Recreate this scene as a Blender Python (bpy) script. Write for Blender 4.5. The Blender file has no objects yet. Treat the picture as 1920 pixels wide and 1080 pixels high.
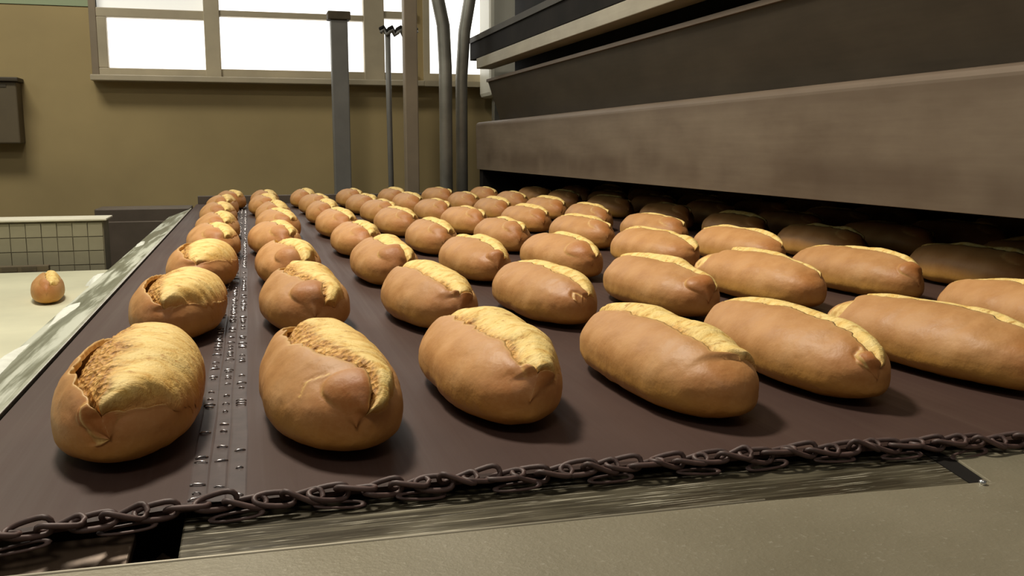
import bpy, bmesh, math, random
import numpy as np
from mathutils import Matrix, Vector

# ---------------------------------------------------------------- camera
S = bpy.context.scene
C = S.collection
cam_d = bpy.data.cameras.new('camera')
cam = bpy.data.objects.new('camera', cam_d)
C.objects.link(cam)
FPX = 1750.0
cam_d.sensor_width = 36.0
cam_d.lens = FPX / 1920.0 * 36.0
cam_d.clip_start = 0.02
PITCH = math.atan(262.0 / FPX)
YAW = math.atan(496.0 / FPX * math.cos(PITCH))
cam.location = (0, 0, 0.21)
cam.rotation_euler = (math.pi / 2 - PITCH, 0, -YAW)
S.camera = cam

# ---------------------------------------------------------------- world and light
w = bpy.data.worlds.new('world')
S.world = w
w.use_nodes = True
bg = w.node_tree.nodes['Background']
bg.inputs[0].default_value = (1.0, 0.95, 0.86, 1)
bg.inputs[1].default_value = 0.085


def area(name, loc, target, sx, sy, power, col):
    d = bpy.data.lights.new(name, 'AREA')
    d.shape = 'RECTANGLE'
    d.size = sx
    d.size_y = sy
    d.energy = power
    d.color = col
    o = bpy.data.objects.new(name, d)
    C.objects.link(o)
    o.location = loc
    o.rotation_euler = (Vector(target) - Vector(loc)).to_track_quat('-Z', 'Y').to_euler()
    return o


# ceiling lamp over the outlet, and the daylight of the window row on the left
area('ceiling_or_fill_lamp', (-0.34, 1.75, 2.1), (0.25, 0.85, 0), 0.40, 0.30, 61, (1.0, 0.92, 0.78))
area('ceiling_or_fill_lamp', (-0.5, -0.9, 2.3), (0.3, 0.8, 0), 0.9, 0.5, 13, (1.0, 0.92, 0.80))  # unseen front fill, added to lift the near faces of the loaves
area('ceiling_or_fill_lamp', (-1.2, 3.3, 2.1), (-1.0, 4.2, 0.0), 0.9, 0.4, 30, (1.0, 0.95, 0.82))  # extra lamp added to brighten the olive back wall
area('window_daylight', (-3.0, 1.6, 1.5), (-0.1, 1.2, 0.0), 1.4, 0.9, 9, (0.88, 1.0, 0.92))

S.view_settings.view_transform = 'Standard'
S.view_settings.look = 'None'
S.view_settings.exposure = 0.0
S.view_settings.gamma = 1.0
S.view_settings.use_curve_mapping = False

random.seed(4)


# ---------------------------------------------------------------- helpers
def mesh_np(name, V, F, smooth=True):
    me = bpy.data.meshes.new(name)
    me.from_pydata([tuple(v) for v in V], [], [tuple(f) for f in F])
    if smooth:
        me.polygons.foreach_set('use_smooth', [True] * len(me.polygons))
    me.update()
    return me


def obj(name, me, mat=None, parent=None):
    o = bpy.data.objects.new(name, me)
    C.objects.link(o)
    if mat is not None and me is not None and not me.materials:
        me.materials.append(mat)
    if parent is not None:
        o.parent = parent
    return o


def empty(name, loc=(0, 0, 0)):
    o = bpy.data.objects.new(name, None)
    C.objects.link(o)
    o.location = loc
    o.empty_display_size = 0.05
    return o


def tag(o, label=None, cat=None, group=None, kind=None):
    if label:
        o['label'] = label
    if cat:
        o['category'] = cat
    if group:
        o['group'] = group
    if kind:
        o['kind'] = kind
    return o


class MB:
    """collects simple shapes into one mesh"""
    def __init__(self):
        self.V = []
        self.F = []

    def add(self, V, F):
        n = len(self.V)
        self.V += [tuple(v) for v in V]
        self.F += [tuple(i + n for i in f) for f in F]
        return self

    def box(self, x0, x1, y0, y1, z0, z1):
        V = [(x0, y0, z0), (x1, y0, z0), (x1, y1, z0), (x0, y1, z0), (x0, y0, z1), (x1, y0, z1), (x1, y1, z1), (x0, y1, z1)]
        F = [(3, 2, 1, 0), (4, 5, 6, 7), (0, 1, 5, 4), (1, 2, 6, 5), (2, 3, 7, 6), (3, 0, 4, 7)]
        return self.add(V, F)

    def prism_y(self, prof, y0, y1):
        """closed (x,z) profile extruded along y"""
        n = len(prof)
        V = [(x, y0, z) for x, z in prof] + [(x, y1, z) for x, z in prof]
        F = [(i, (i + 1) % n, n + (i + 1) % n, n + i) for i in range(n)]
        F += [tuple(reversed(range(n))), tuple(range(n, 2 * n))]
        return self.add(V, F)

    def prism_z(self, prof, z0, z1):
        n = len(prof)
        V = [(x, y, z0) for x, y in prof] + [(x, y, z1) for x, y in prof]
        F = [(i, (i + 1) % n, n + (i + 1) % n, n + i) for i in range(n)]
        F += [tuple(reversed(range(n))), tuple(range(n, 2 * n))]
        return self.add(V, F)

    def tube(self, pts, r, k=8, closed=False):
        P = [Vector(p) for p in pts]
        n = len(P)
        V = []
        ref = None
        for i, p in enumerate(P):
            if closed:
                t = (P[(i + 1) % n] - P[(i - 1) % n]).normalized()
            else:
                t = (P[min(i + 1, n - 1)] - P[max(i - 1, 0)]).normalized()
            if ref is None:
                ref = t.orthogonal().normalized()
            a = (ref - t * ref.dot(t)).normalized()
            ref = a
            b = t.cross(a)
            rr = r[i] if isinstance(r, (list, tuple)) else r
            for j in range(k):
                an = 2 * math.pi * j / k
                V.append(p + a * (rr * math.cos(an)) + b * (rr * math.sin(an)))
        F = []
        for i in range(n if closed else n - 1):
            i2 = (i + 1) % n
            for j in range(k):
                F.append((i * k + j, i * k + (j + 1) % k, i2 * k + (j + 1) % k, i2 * k + j))
        if not closed:
            F.append(tuple(reversed(range(k))))
            F.append(tuple((n - 1) * k + j for j in range(k)))
        return self.add(V, F)

    def build(self, name, mat, parent=None, smooth=False, bevel=0.0):
        me = bpy.data.meshes.new(name)
        me.from_pydata(self.V, [], self.F)
        if smooth:
            me.polygons.foreach_set('use_smooth', [True] * len(me.polygons))
        me.update()
        o = obj(name, me, mat, parent)
        if bevel:
            m = o.modifiers.new('bevel', 'BEVEL')
            m.width = bevel
            m.segments = 2
            m.limit_method = 'ANGLE'
        return o


# ---------------------------------------------------------------- materials
class NT:
    def __init__(self, name):
        self.m = bpy.data.materials.new(name)
        self.m.use_nodes = True
        self.t = self.m.node_tree
        self.b = self.t.nodes['Principled BSDF']

    def n(self, typ, **kw):
        nd = self.t.nodes.new(typ)
        for k, v in kw.items():
            setattr(nd, k, v)
        return nd

    def l(self, a, b):
        self.t.links.new(a, b)

    def val(self, sock, v):
        if hasattr(v, 'is_linked') or hasattr(v, 'links'):
            self.l(v, sock)
        else:
            sock.default_value = v

    def coord(self, kind='Object', scale=(1, 1, 1)):
        c = self.n('ShaderNodeTexCoord')
        mp = self.n('ShaderNodeMapping')
        mp.inputs['Scale'].default_value = scale
        self.l(c.outputs[kind], mp.inputs['Vector'])
        return mp.outputs[0]

    def noise(self, vec, scale, detail=4, rough=0.55, dist=0.0):
        nd = self.n('ShaderNodeTexNoise')
        self.l(vec, nd.inputs['Vector'])
        nd.inputs['Scale'].default_value = scale
        nd.inputs['Detail'].default_value = detail
        nd.inputs['Roughness'].default_value = rough
        nd.inputs['Distortion'].default_value = dist
        return nd.outputs['Fac']

    def ramp(self, fac, stops):
        nd = self.n('ShaderNodeValToRGB')
        e = nd.color_ramp.elements
        while len(e) > 1:
            e.remove(e[-1])
        for i, (p, c) in enumerate(stops):
            el = e[0] if i == 0 else e.new(p)
            el.position = p
            el.color = (c, c, c, 1) if isinstance(c, (int, float)) else (*c, 1)
        self.l(fac, nd.inputs[0])
        return nd.outputs['Color']

    def mix(self, fac, a, b, mode='MIX'):
        nd = self.n('ShaderNodeMix', data_type='RGBA', blend_type=mode)
        self.val(nd.inputs['Factor'], fac)
        for s, v in ((nd.inputs['A'], a), (nd.inputs['B'], b)):
            if isinstance(v, tuple):
                s.default_value = (*v, 1) if len(v) == 3 else v
            else:
                self.l(v, s)
        return nd.outputs['Result']

    def math(self, op, a, b=0.0, clamp=False):
        nd = self.n('ShaderNodeMath', operation=op, use_clamp=clamp)
        self.val(nd.inputs[0], a)
        self.val(nd.inputs[1], b)
        return nd.outputs[0]

    def bump(self, h, strength, dist):
        nd = self.n('ShaderNodeBump')
        nd.inputs['Strength'].default_value = strength
        nd.inputs['Distance'].default_value = dist
        self.l(h, nd.inputs['Height'])
        self.l(nd.outputs[0], self.b.inputs['Normal'])

    def set(self, color=None, rough=None, metal=None, spec=None):
        for k, v in (('Base Color', color), ('Roughness', rough), ('Metallic', metal), ('Specular IOR Level', spec)):
            if v is None:
                continue
            if isinstance(v, tuple):
                self.b.inputs[k].default_value = (*v, 1)
            elif isinstance(v, (int, float)):
                self.b.inputs[k].default_value = v
            else:
                self.l(v, self.b.inputs[k])
        return self.m


def mat_plain(name, col, rough=0.6, metal=0.0, var=0.15, scale=8.0, spec=0.4, stretch=(1, 1, 1), bump=0.0, bscale=200.0):
    t = NT(name)
    v = t.coord('Object', stretch)
    f = t.noise(v, scale, 5)
    d = tuple(c * (1 - var * 1.6) for c in col)
    u = tuple(min(1, c * (1 + var)) for c in col)
    t.set(t.ramp(f, [(0.3, d), (0.7, u)]), rough, metal, spec)
    if bump:
        t.bump(t.noise(v, bscale, 3), bump, 0.001)
    return t.m


def mat_crust():
    t = NT('baked_crust')
    at = t.n('ShaderNodeAttribute', attribute_name='mask')
    sp = t.n('ShaderNodeSeparateColor')
    t.l(at.outputs['Color'], sp.inputs[0])
    pale, toast, low = sp.outputs[0], sp.outputs[1], sp.outputs[2]
    co = t.coord('Object')
    inf = t.n('ShaderNodeObjectInfo')
    n1 = t.noise(co, 26, 4, 0.5)
    n2 = t.noise(co, 260, 3, 0.6)
    base = t.ramp(n1, [(0.30, (0.43, 0.200, 0.066)), (0.52, (0.51, 0.258, 0.094)), (0.75, (0.57, 0.310, 0.128))])
    base = t.mix(t.math('MULTIPLY', low, 0.9), base, (0.62, 0.320, 0.050))
    base = t.mix(toast, base, (0.40, 0.140, 0.032))
    base = t.mix(t.math('MULTIPLY', t.ramp(n2, [(0.45, 0.0), (0.75, 1.0)]), 0.18), base, (0.63, 0.36, 0.14))
    crumb = t.ramp(t.noise(co, 120, 4, 0.6), [(0.35, (0.62, 0.36, 0.10)), (0.6, (0.84, 0.60, 0.23))])
    base = t.mix(pale, base, crumb)
    hs = t.n('ShaderNodeHueSaturation')
    t.l(base, hs.inputs['Color'])
    t.l(t.math('MULTIPLY_ADD', inf.outputs['Random'], 0.14), hs.inputs['Value'])
    hs.inputs['Value'].links[0].from_node.inputs[2].default_value = 0.93
    t.set(hs.outputs[0], t.ramp(n1, [(0.3, 0.44), (0.7, 0.58)]), 0.0, 0.32)
    t.b.inputs['Subsurface Weight'].default_value = 0.0
    h = t.math('ADD', t.math('MULTIPLY', t.noise(co, 60, 3), 0.6), t.math('MULTIPLY', n2, 0.22))
    t.bump(h, 0.28, 0.004)
    return t.m


def mat_crumb():
    t = NT('torn_crumb')
    at = t.n('ShaderNodeAttribute', attribute_name='mask')
    sp = t.n('ShaderNodeSeparateColor')
    t.l(at.outputs['Color'], sp.inputs[0])
    gold, sponge, crustish = sp.outputs[0], sp.outputs[1], sp.outputs[2]
    co = t.coord('Object')
    cs = t.coord('Object', (0.8, 1.5, 1.0))
    streak = t.noise(cs, 60, 5, 0.65, 0.6)
    base = t.ramp(streak, [(0.33, (0.66, 0.38, 0.085)), (0.46, (0.84, 0.595, 0.20)), (0.7, (0.92, 0.715, 0.31))])
    tone = t.noise(co, 30, 3)
    base = t.mix(t.math('MULTIPLY', gold, t.ramp(tone, [(0.35, 0.2), (0.65, 1.0)])), base, (0.70, 0.38, 0.085))
    vor = t.n('ShaderNodeTexVoronoi')
    t.l(co, vor.inputs['Vector'])
    vor.inputs['Scale'].default_value = 230
    spc = t.ramp(t.noise(co, 150, 4, 0.7), [(0.35, (0.30, 0.125, 0.025)), (0.52, (0.62, 0.32, 0.08)), (0.68, (0.80, 0.50, 0.16))])
    pits = t.ramp(t.noise(t.coord('Object', (0.7, 1.2, 1.0)), 105, 5, 0.7, 0.4), [(0.565, 0.0), (0.66, 1.0)])
    base = t.mix(t.math('MULTIPLY', pits, 0.8), base, (0.47, 0.22, 0.045))
    base = t.mix(sponge, base, spc)
    base = t.mix(crustish, base, (0.55, 0.265, 0.082))
    t.set(base, 0.62, 0.0, 0.3)
    h = t.math('ADD', t.math('MULTIPLY', streak, 0.7),
               t.math('ADD', t.math('MULTIPLY', t.noise(co, 330, 4, 0.65), 0.3),
                      t.math('MULTIPLY', t.math('MULTIPLY', vor.outputs['Distance'], sponge), 1.0)))
    t.bump(h, 0.65, 0.0045)
    return t.m


def mat_belt():
    t = NT('brown_belt')
    co = t.coord('Object')
    lines = t.noise(t.coord('Object', (60, 1.2, 1)), 1.0, 4, 0.6)
    big = t.noise(co, 5, 4)
    fine = t.noise(co, 700, 2)
    c = t.ramp(big, [(0.3, (0.052, 0.028, 0.022)), (0.7, (0.070, 0.039, 0.030))])
    c = t.mix(t.math('MULTIPLY', t.ramp(lines, [(0.5, 0.0), (0.75, 1.0)]), 0.35), c, (0.088, 0.060, 0.050))
    t.set(c, t.ramp(lines, [(0.35, 0.62), (0.7, 0.48)]), 0.0, 0.24)
    t.bump(t.math('ADD', t.math('MULTIPLY', lines, 0.7), t.math('MULTIPLY', fine, 0.2)), 0.12, 0.002)
    return t.m


def mat_scraped():
    """steel rail the chain rubs on: long dark and pale scratches along x"""
    t = NT('scraped_rail_steel')
    a = t.noise(t.coord('Object', (7, 240, 1)), 1.0, 6, 0.7, 0.3)
    b = t.noise(t.coord('Object', (14, 520, 1)), 1.0, 4, 0.65, 0.2)
    pat = t.noise(t.coord('Object', (5, 16, 1)), 1.0, 3)
    c = t.ramp(a, [(0.30, (0.028, 0.022, 0.012)), (0.50, (0.060, 0.049, 0.028)), (0.62, (0.13, 0.112, 0.07)), (0.75, (0.34, 0.30, 0.21))])
    c = t.mix(t.ramp(b, [(0.585, 0.0), (0.64, 0.9)]), c, (0.62, 0.57, 0.44))
    c = t.mix(t.math('MULTIPLY', t.ramp(pat, [(0.54, 0.0), (0.64, 1.0)]), 0.5), c, (0.22, 0.195, 0.13))
    t.set(c, t.ramp(a, [(0.3, 0.32), (0.7, 0.5)]), 0.35, 0.5)
    t.bump(a, 0.15, 0.001)
    return t.m


def mat_hammer():
    t = NT('hammered_grey_paint')
    co = t.coord('Object')
    a = t.noise(co, 330, 3, 0.6)
    b = t.noise(co, 9, 4)
    c = t.ramp(b, [(0.3, (0.20, 0.175, 0.115)), (0.7, (0.255, 0.225, 0.155))])
    c = t.mix(t.ramp(a, [(0.62, 0.0), (0.75, 0.5)]), c, (0.40, 0.37, 0.29))
    t.set(c, 0.48, 0.25, 0.5)
    t.bump(a, 0.35, 0.001)
    return t.m


def mat_hood(name, lo, mid, hi, rough, band=False):
    t = NT(name)
    co = t.coord('Object', (1, 1.0, 2.2))
    a = t.noise(co, 4.5, 5, 0.6)
    fine = t.noise(t.coord('Object', (1, 2, 40)), 3.0, 4)
    c = t.ramp(a, [(0.3, lo), (0.5, mid), (0.72, hi)])
    c = t.mix(0.25, c, t.ramp(fine, [(0.3, lo), (0.7, hi)]))
    if band:
        # sooty band with a wavy edge across the lower half of the plate
        sx = t.n('ShaderNodeSeparateXYZ')
        t.l(t.coord('Object'), sx.inputs[0])
        wob = t.math('MULTIPLY', t.noise(t.coord('Object', (1, 1, 0.2)), 4, 2), 0.06)
        z = t.math('ADD', sx.outputs[2], wob)
        soot = t.ramp(z, [(0.15, 0.0), (0.19, 1.0), (0.21, 1.0), (0.24, 0.0)])
        spots = t.ramp(t.noise(t.coord('Object', (1, 1, 0.6)), 5.5, 2), [(0.42, 0.15), (0.60, 1.0)])
        c = t.mix(t.math('MULTIPLY', t.math('MULTIPLY', soot, spots), 0.55), c, (0.085, 0.055, 0.036))
        soot2 = t.ramp(z, [(0.312, 0.0), (0.33, 1.0)])
        c = t.mix(t.math('MULTIPLY', soot2, 0.45), c, (0.11, 0.075, 0.05))
    t.set(c, rough, 0.25, 0.4)
    return t.m


def mat_floury():
    t = NT('floury_stainless_steel')
    a = t.noise(t.coord('Object', (60, 3, 20)), 1.0, 5, 0.65, 0.5)
    b = t.noise(t.coord('Object', (30, 3.5, 20)), 1.0, 5, 0.6, 0.3)
    st = t.ramp(a, [(0.3, (0.20, 0.20, 0.14)), (0.7, (0.40, 0.41, 0.32))])
    fl = t.ramp(b, [(0.50, 0.0), (0.60, 1.0)])
    c = t.mix(fl, st, (0.48, 0.49, 0.40))
    t.set(c, t.ramp(b, [(0.46, 0.34), (0.6, 0.7)]), t.math('SUBTRACT', 0.6, t.math('MULTIPLY', fl, 0.6)), 0.5)
    t.bump(b, 0.3, 0.003)
    return t.m


def mat_emit(name, col, s):
    t = NT(name)
    t.set((0.8, 0.8, 0.8), 0.4)
    v = t.noise(t.coord('Object'), 1.5, 2)
    t.l(t.ramp(v, [(0.3, tuple(c * 0.93 for c in col)), (0.7, col)]), t.b.inputs['Emission Color'])
    t.b.inputs['Emission Strength'].default_value = s
    return t.m


M = dict(
    crust=mat_crust(), crumb=mat_crumb(), belt=mat_belt(), scraped=mat_scraped(), hammer=mat_hammer(),
    chain=mat_plain('brown_chain_wire', (0.100, 0.058, 0.049), 0.55, 0.1, 0.3, 60, 0.5),
    seam=mat_plain('seam_strip_grey', (0.066, 0.044, 0.039), 0.5, 0.0, 0.2, 60, 0.3),
    staple=mat_plain('bright_staple_wire', (0.55, 0.52, 0.52), 0.22, 0.9, 0.4, 90, 0.5),
    plate=mat_hood('hood_front_steel', (0.135, 0.098, 0.066), (0.175, 0.132, 0.092), (0.215, 0.168, 0.118), 0.55, True),
    panel=mat_hood('hood_shaded_steel', (0.040, 0.032, 0.022), (0.055, 0.043, 0.030), (0.072, 0.058, 0.040), 0.5),  # shade on the set-back hood panel put into a darker steel
    beam=mat_hood('beam_pale_steel', (0.28, 0.25, 0.18), (0.34, 0.30, 0.22), (0.40, 0.36, 0.27), 0.5),
    black=mat_plain('oven_black_steel', (0.012, 0.010, 0.008), 0.8, 0.0, 0.3, 6, 0.15),
    floury=mat_floury(),
    brown_dark=mat_plain('canopy_brown_steel', (0.035, 0.028, 0.016), 0.6, 0.0, 0.2, 6),
    edge=mat_plain('polished_edge_steel', (0.72, 0.71, 0.62), 0.3, 0.8, 0.15, 30),
    white_belt=mat_plain('cream_conveyor_belt', (0.62, 0.60, 0.43), 0.55, 0.0, 0.08, 5),
    flour=mat_plain('white_flour', (0.66, 0.67, 0.60), 0.9, 0.0, 0.06, 60, 0.2, bump=0.4),
    wall=mat_plain('olive_wall_paint', (0.37, 0.28, 0.13), 0.75, 0.0, 0.10, 1.6),
    mint=mat_plain('mint_wall_paint', (0.30, 0.36, 0.22), 0.7, 0.0, 0.06, 2),
    floor=mat_plain('grey_floor_concrete', (0.16, 0.145, 0.115), 0.6, 0.0, 0.2, 3),
    tile=mat_plain('grey_green_wall_tile', (0.33, 0.30, 0.20), 0.4, 0.0, 0.10, 9),
    grout=mat_plain('dull_grout', (0.24, 0.21, 0.135), 0.8, 0.0, 0.1, 40),
    trim=mat_plain('white_trim_plastic', (0.80, 0.76, 0.62), 0.45, 0.0, 0.05, 12),
    frame=mat_plain('beige_window_frame', (0.42, 0.36, 0.25), 0.5, 0.0, 0.08, 6),
    pillar=mat_plain('grey_brown_pillar_paint', (0.24, 0.19, 0.13), 0.6, 0.0, 0.12, 5),
    tubem=mat_plain('dull_zinc_tube', (0.30, 0.29, 0.25), 0.4, 0.5, 0.15, 9),
    boxm=mat_plain('brown_cabinet_paint', (0.115, 0.088, 0.050), 0.6, 0.0, 0.10, 5),
    boxlid=mat_plain('dark_brown_cabinet_paint', (0.06, 0.046, 0.028), 0.6, 0.0, 0.10, 5),  # darker brown of the lid and nameplate
    grey=mat_plain('mid_grey_paint', (0.17, 0.165, 0.15), 0.5, 0.1, 0.1, 9),
    dark_rubber=mat_plain('dark_slot_rubber', (0.075, 0.058, 0.035), 0.8, 0.0, 0.15, 30),
    creamp=mat_plain('cream_machine_paint', (0.66, 0.64, 0.54), 0.4, 0.0, 0.06, 3),
    drum=mat_plain('brown_drum_steel', (0.13, 0.088, 0.058), 0.45, 0.35, 0.2, 14, stretch=(6, 1, 1)),
    brown_side=mat_plain('brown_grey_side_steel', (0.115, 0.090, 0.068), 0.5, 0.2, 0.15, 8),
    pane=mat_emit('sunlit_window_pane', (1.0, 0.99, 0.96), 1.9),
    pane_dim=mat_emit('frosted_window_pane', (0.80, 0.79, 0.70), 0.55),
    screw=mat_plain('bright_screw_steel', (0.8, 0.8, 0.78), 0.2, 0.9, 0.05, 30),
)

# ---------------------------------------------------------------- setting
ZF = -0.90
f = MB().box(-3.2, 3.4, -1.5, 4.7, ZF - 0.05, ZF).build('floor', M['floor'])
tag(f, 'dull grey concrete floor of the bakery hall', kind='structure')

# back wall with a window opening
YW = 4.6
WX0, WX1, WZ0, WZ1 = -0.62, 0.80, 0.53, 1.62
wb = MB()
wb.box(-3.2, WX0, YW, YW + 0.12, ZF, 0.826)
wb.box(WX0, WX1, YW, YW + 0.12, ZF, WZ0)
wb.box(WX0, WX1, YW, YW + 0.12, WZ1, 2.3)
wb.box(WX1, 0.84, YW, YW + 0.12, ZF, 2.3)
wb.box(0.84, 1.9, YW, YW + 0.12, ZF, WZ0)
wb.box(0.84, 1.9, YW, YW + 0.12, WZ1, 2.3)
wb.box(1.9, 3.4, YW, YW + 0.12, ZF, 2.3)
wb = wb.build('wall_back', M['wall'])
tag(wb, 'olive yellow painted back wall of the bakery hall', kind='structure')
wm = MB().box(-3.2, WX0, YW - 0.004, YW + 0.12, 0.828, 2.3).build('paint_band', M['mint'], wb)
wl = MB().box(-3.3, -3.2, -1.5, YW + 0.12, ZF, 0.4).build('wall_left', M['wall'])
tag(wl, 'olive painted low wall on the far left', kind='structure')

win = empty('window_1', (0.08, YW, WZ0))
tag(win, 'bright window with beige frame in the back wall', kind='structure')


def wbox(name, x0, x1, z0, z1, mat, y0=YW - 0.02, y1=YW + 0.06, bev=0.003):
    o = MB().box(x0, x1, y0, y1, z0, z1).build(name, mat, win, bevel=bev)
    o.matrix_parent_inverse = Matrix.Translation(-win.location)
    return o


wbox('window_frame', WX0 - 0.03, WX0, WZ0, WZ1, M['pillar'])
wbox('window_frame', WX0, -0.10, 0.785, 0.825, M['frame'])
wbox('window_frame', WX0, WX0 + 0.04, WZ0 + 0.035, 0.785, M['frame'])
wbox('window_frame', WX0, -0.10, WZ0, WZ0 + 0.035, M['frame'])
wbox('window_mullion', -0.168, -0.100, WZ0, WZ1, M['frame'], y0=YW - 0.03)
wbox('window_frame', -0.100, 0.553, 0.805, 0.832, M['frame'])
wbox('window_frame', -0.100, 0.80, WZ0, WZ0 + 0.04, M['frame'])
wbox('window_mullion', 0.553, 0.650, WZ0, WZ1, M['frame'], y0=YW - 0.03)
wbox('window_frame', 0.650, 0.80, 0.822, 0.856, M['frame'])
wbox('window_frame', WX0, 0.80, WZ1 - 0.04, WZ1, M['frame'])
wbox('window_sill', WX0 - 0.03, 0.83, WZ0 - 0.025, WZ0, M['frame'], y0=YW - 0.09)
for (x0, x1, z0, z1, mt) in ((WX0, -0.168, 0.825, WZ1, 'pane_dim'), (WX0 + 0.04, -0.168, WZ0 + 0.035, 0.785, 'pane'),
                             (-0.10, 0.553, 0.832, WZ1, 'pane'), (-0.10, 0.553, WZ0 + 0.04, 0.805, 'pane'),
                             (0.65, 0.80, 0.856, WZ1, 'pane'), (0.65, 0.80, WZ0 + 0.04, 0.822, 'pane')):
    wbox('pane', x0, x1, z0, z1, M[mt], YW + 0.02, YW + 0.03, 0)

win2 = empty('added_window_2', (1.37, YW, WZ0))  # glowing window added in place of a brightly lit housing
tag(win2, 'added glowing window behind the zinc tubes and the oven canopy', kind='structure')
for nm, x0, x1, z0, z1, y0, y1, mt in (('window_frame', 0.84, 1.9, WZ0, WZ0 + 0.04, -0.02, 0.06, 'frame'), ('window_frame', 0.84, 1.9, WZ1 - 0.04, WZ1, -0.02, 0.06, 'frame'),
                                       ('window_frame', 0.84, 0.87, WZ0 + 0.04, WZ1 - 0.04, -0.02, 0.06, 'frame'), ('window_frame', 1.87, 1.9, WZ0 + 0.04, WZ1 - 0.04, -0.02, 0.06, 'frame'),
                                       ('pane', 0.87, 1.87, WZ0 + 0.04, WZ1 - 0.04, 0.02, 0.03, 'pane'), ('window_sill', 0.83, 1.92, WZ0 - 0.025, WZ0, -0.09, 0.06, 'frame')):
    o = MB().box(x0 - 1.37, x1 - 1.37, y0, y1, z0 - WZ0, z1 - WZ0).build(nm, M[mt], win2)

# low tiled wall behind the white conveyor
lw = MB().box(-1.6, -0.437, 3.106, 3.22, ZF, -0.009).build('wall_low', M['grout'])
tag(lw, 'low wall clad in grey green tiles with white top trim', kind='structure')
tr = MB().box(-1.62, -0.425, 3.090, 3.23, -0.009, -0.002).build('top_trim', M['trim'], lw, bevel=0.002)
tile_me = MB().box(-0.0205, 0.0205, 0, 0.008, -0.0205, 0.0205)
tme = bpy.data.meshes.new('tile')
tme.from_pydata(tile_me.V, [], tile_me.F)
tme.materials.append(M['tile'])
for r in range(5):
    for c in range(22):
        o = obj('tile', tme, None, lw)
        o.location = (-0.460 - 0.0432 * c, 3.099 + random.uniform(-0.0012, 0.0012), -0.036 - 0.0432 * r)
        o.rotation_euler = (random.uniform(-0.012, 0.012), 0, random.uniform(-0.012, 0.012))

# ---------------------------------------------------------------- oven
OX = 0.95
OY0, OY1 = 0.30, 3.95
ov = empty('tunnel_oven', (1.6, 2.0, ZF))
tag(ov, 'long dark tunnel oven with sooty steel hood over its outlet', 'oven')


def opart(name, mb, mat, bevel=0.0, parent=None):
    o = mb.build(name, mat, None, bevel=bevel)
    o.parent = ov if parent is None else parent
    o.matrix_parent_inverse = Matrix.Translation(-Vector((1.6, 2.0, ZF)))
    return o


# front plate: bottom hem, face, and a rounded lip bending back at the top
prof = [(OX, 0.121)]
prof += [(OX - 0.004, 0.300)]
for k in range(7):
    a = math.pi / 2 * k / 6
    prof.append((OX + 0.014 - 0.018 * math.cos(a), 0.302 + 0.018 * math.sin(a)))
prof += [(OX + 0.10, 0.320), (OX + 0.10, 0.314), (OX + 0.016, 0.314), (OX + 0.006, 0.302), (OX + 0.012, 0.121)]
opart('front_plate', MB().prism_y(prof, OY0, OY1), M['plate'], 0.0008)
opart('dark_panel', MB().prism_y([(1.06, 0.314), (1.00, 0.492), (1.003, 0.499), (1.03, 0.499), (1.09, 0.314)], OY0, OY1), M['panel'], 0.001)
opart('panel_rim', MB().prism_y([(0.993, 0.489), (0.993, 0.501), (1.003, 0.501), (1.003, 0.489)], OY0, OY1), M['plate'], 0.001)
opart('recess_back', MB().prism_y([(1.12, 0.30), (1.12, 1.1), (1.16, 1.1), (1.16, 0.30)], OY0, OY1), M['black'])
opart('pale_beam', MB().prism_y([(0.95, 0.543), (0.95, 0.586), (1.02, 0.586), (1.02, 0.543)], 0.9, OY1), M['beam'], 0.002)
opart('canopy', MB().prism_y([(0.957, 0.590), (0.957, 0.664), (1.30, 0.664), (1.30, 0.590)], OY0, 4.1), M['black'], 0.002)
opart('canopy_rim', MB().prism_y([(0.950, 0.660), (0.950, 0.684), (1.30, 0.684), (1.30, 0.664), (0.958, 0.664)], OY0, 4.1), M['brown_dark'], 0.001)
opart('tunnel_roof', MB().prism_y([(OX + 0.012, 0.165), (OX + 0.012, 0.175), (3.0, 0.175), (3.0, 0.165)], OY0, OY1), M['black'])
opart('tunnel_back', MB().box(2.9, 3.0, OY0, OY1, -0.2, 0.3), M['black'])
opart('tunnel_side', MB().box(OX + 0.012, 3.0, OY1 - 0.06, OY1, -0.2, 0.31), M['black'])
opart('tunnel_side', MB().box(OX + 0.02, 3.0, OY0, OY0 + 0.05, -0.2, 0.31), M['black'])  # unseen near wall, put in to keep light out of the tunnel
opart('oven_body', MB().box(1.16, 3.0, OY0, OY1, 0.18, 0.62), M['panel'])
opart('oven_base', MB().box(1.0, 3.0, OY0 + 0.02, OY1, ZF, -0.06), M['panel'])

# cream machine housing with two zinc tubes standing behind the oven end
ch = empty('duct_housing', (1.1, 4.2, ZF))
tag(ch, 'cream metal housing in the sun behind the oven canopy', 'housing')


def chpart(name, mb, mat, bevel=0.0, smooth=False):
    o = mb.build(name, mat, None, bevel=bevel, smooth=smooth)
    o.parent = ch
    o.matrix_parent_inverse = Matrix.Translation(-Vector((1.1, 4.2, ZF)))
    return o


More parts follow.
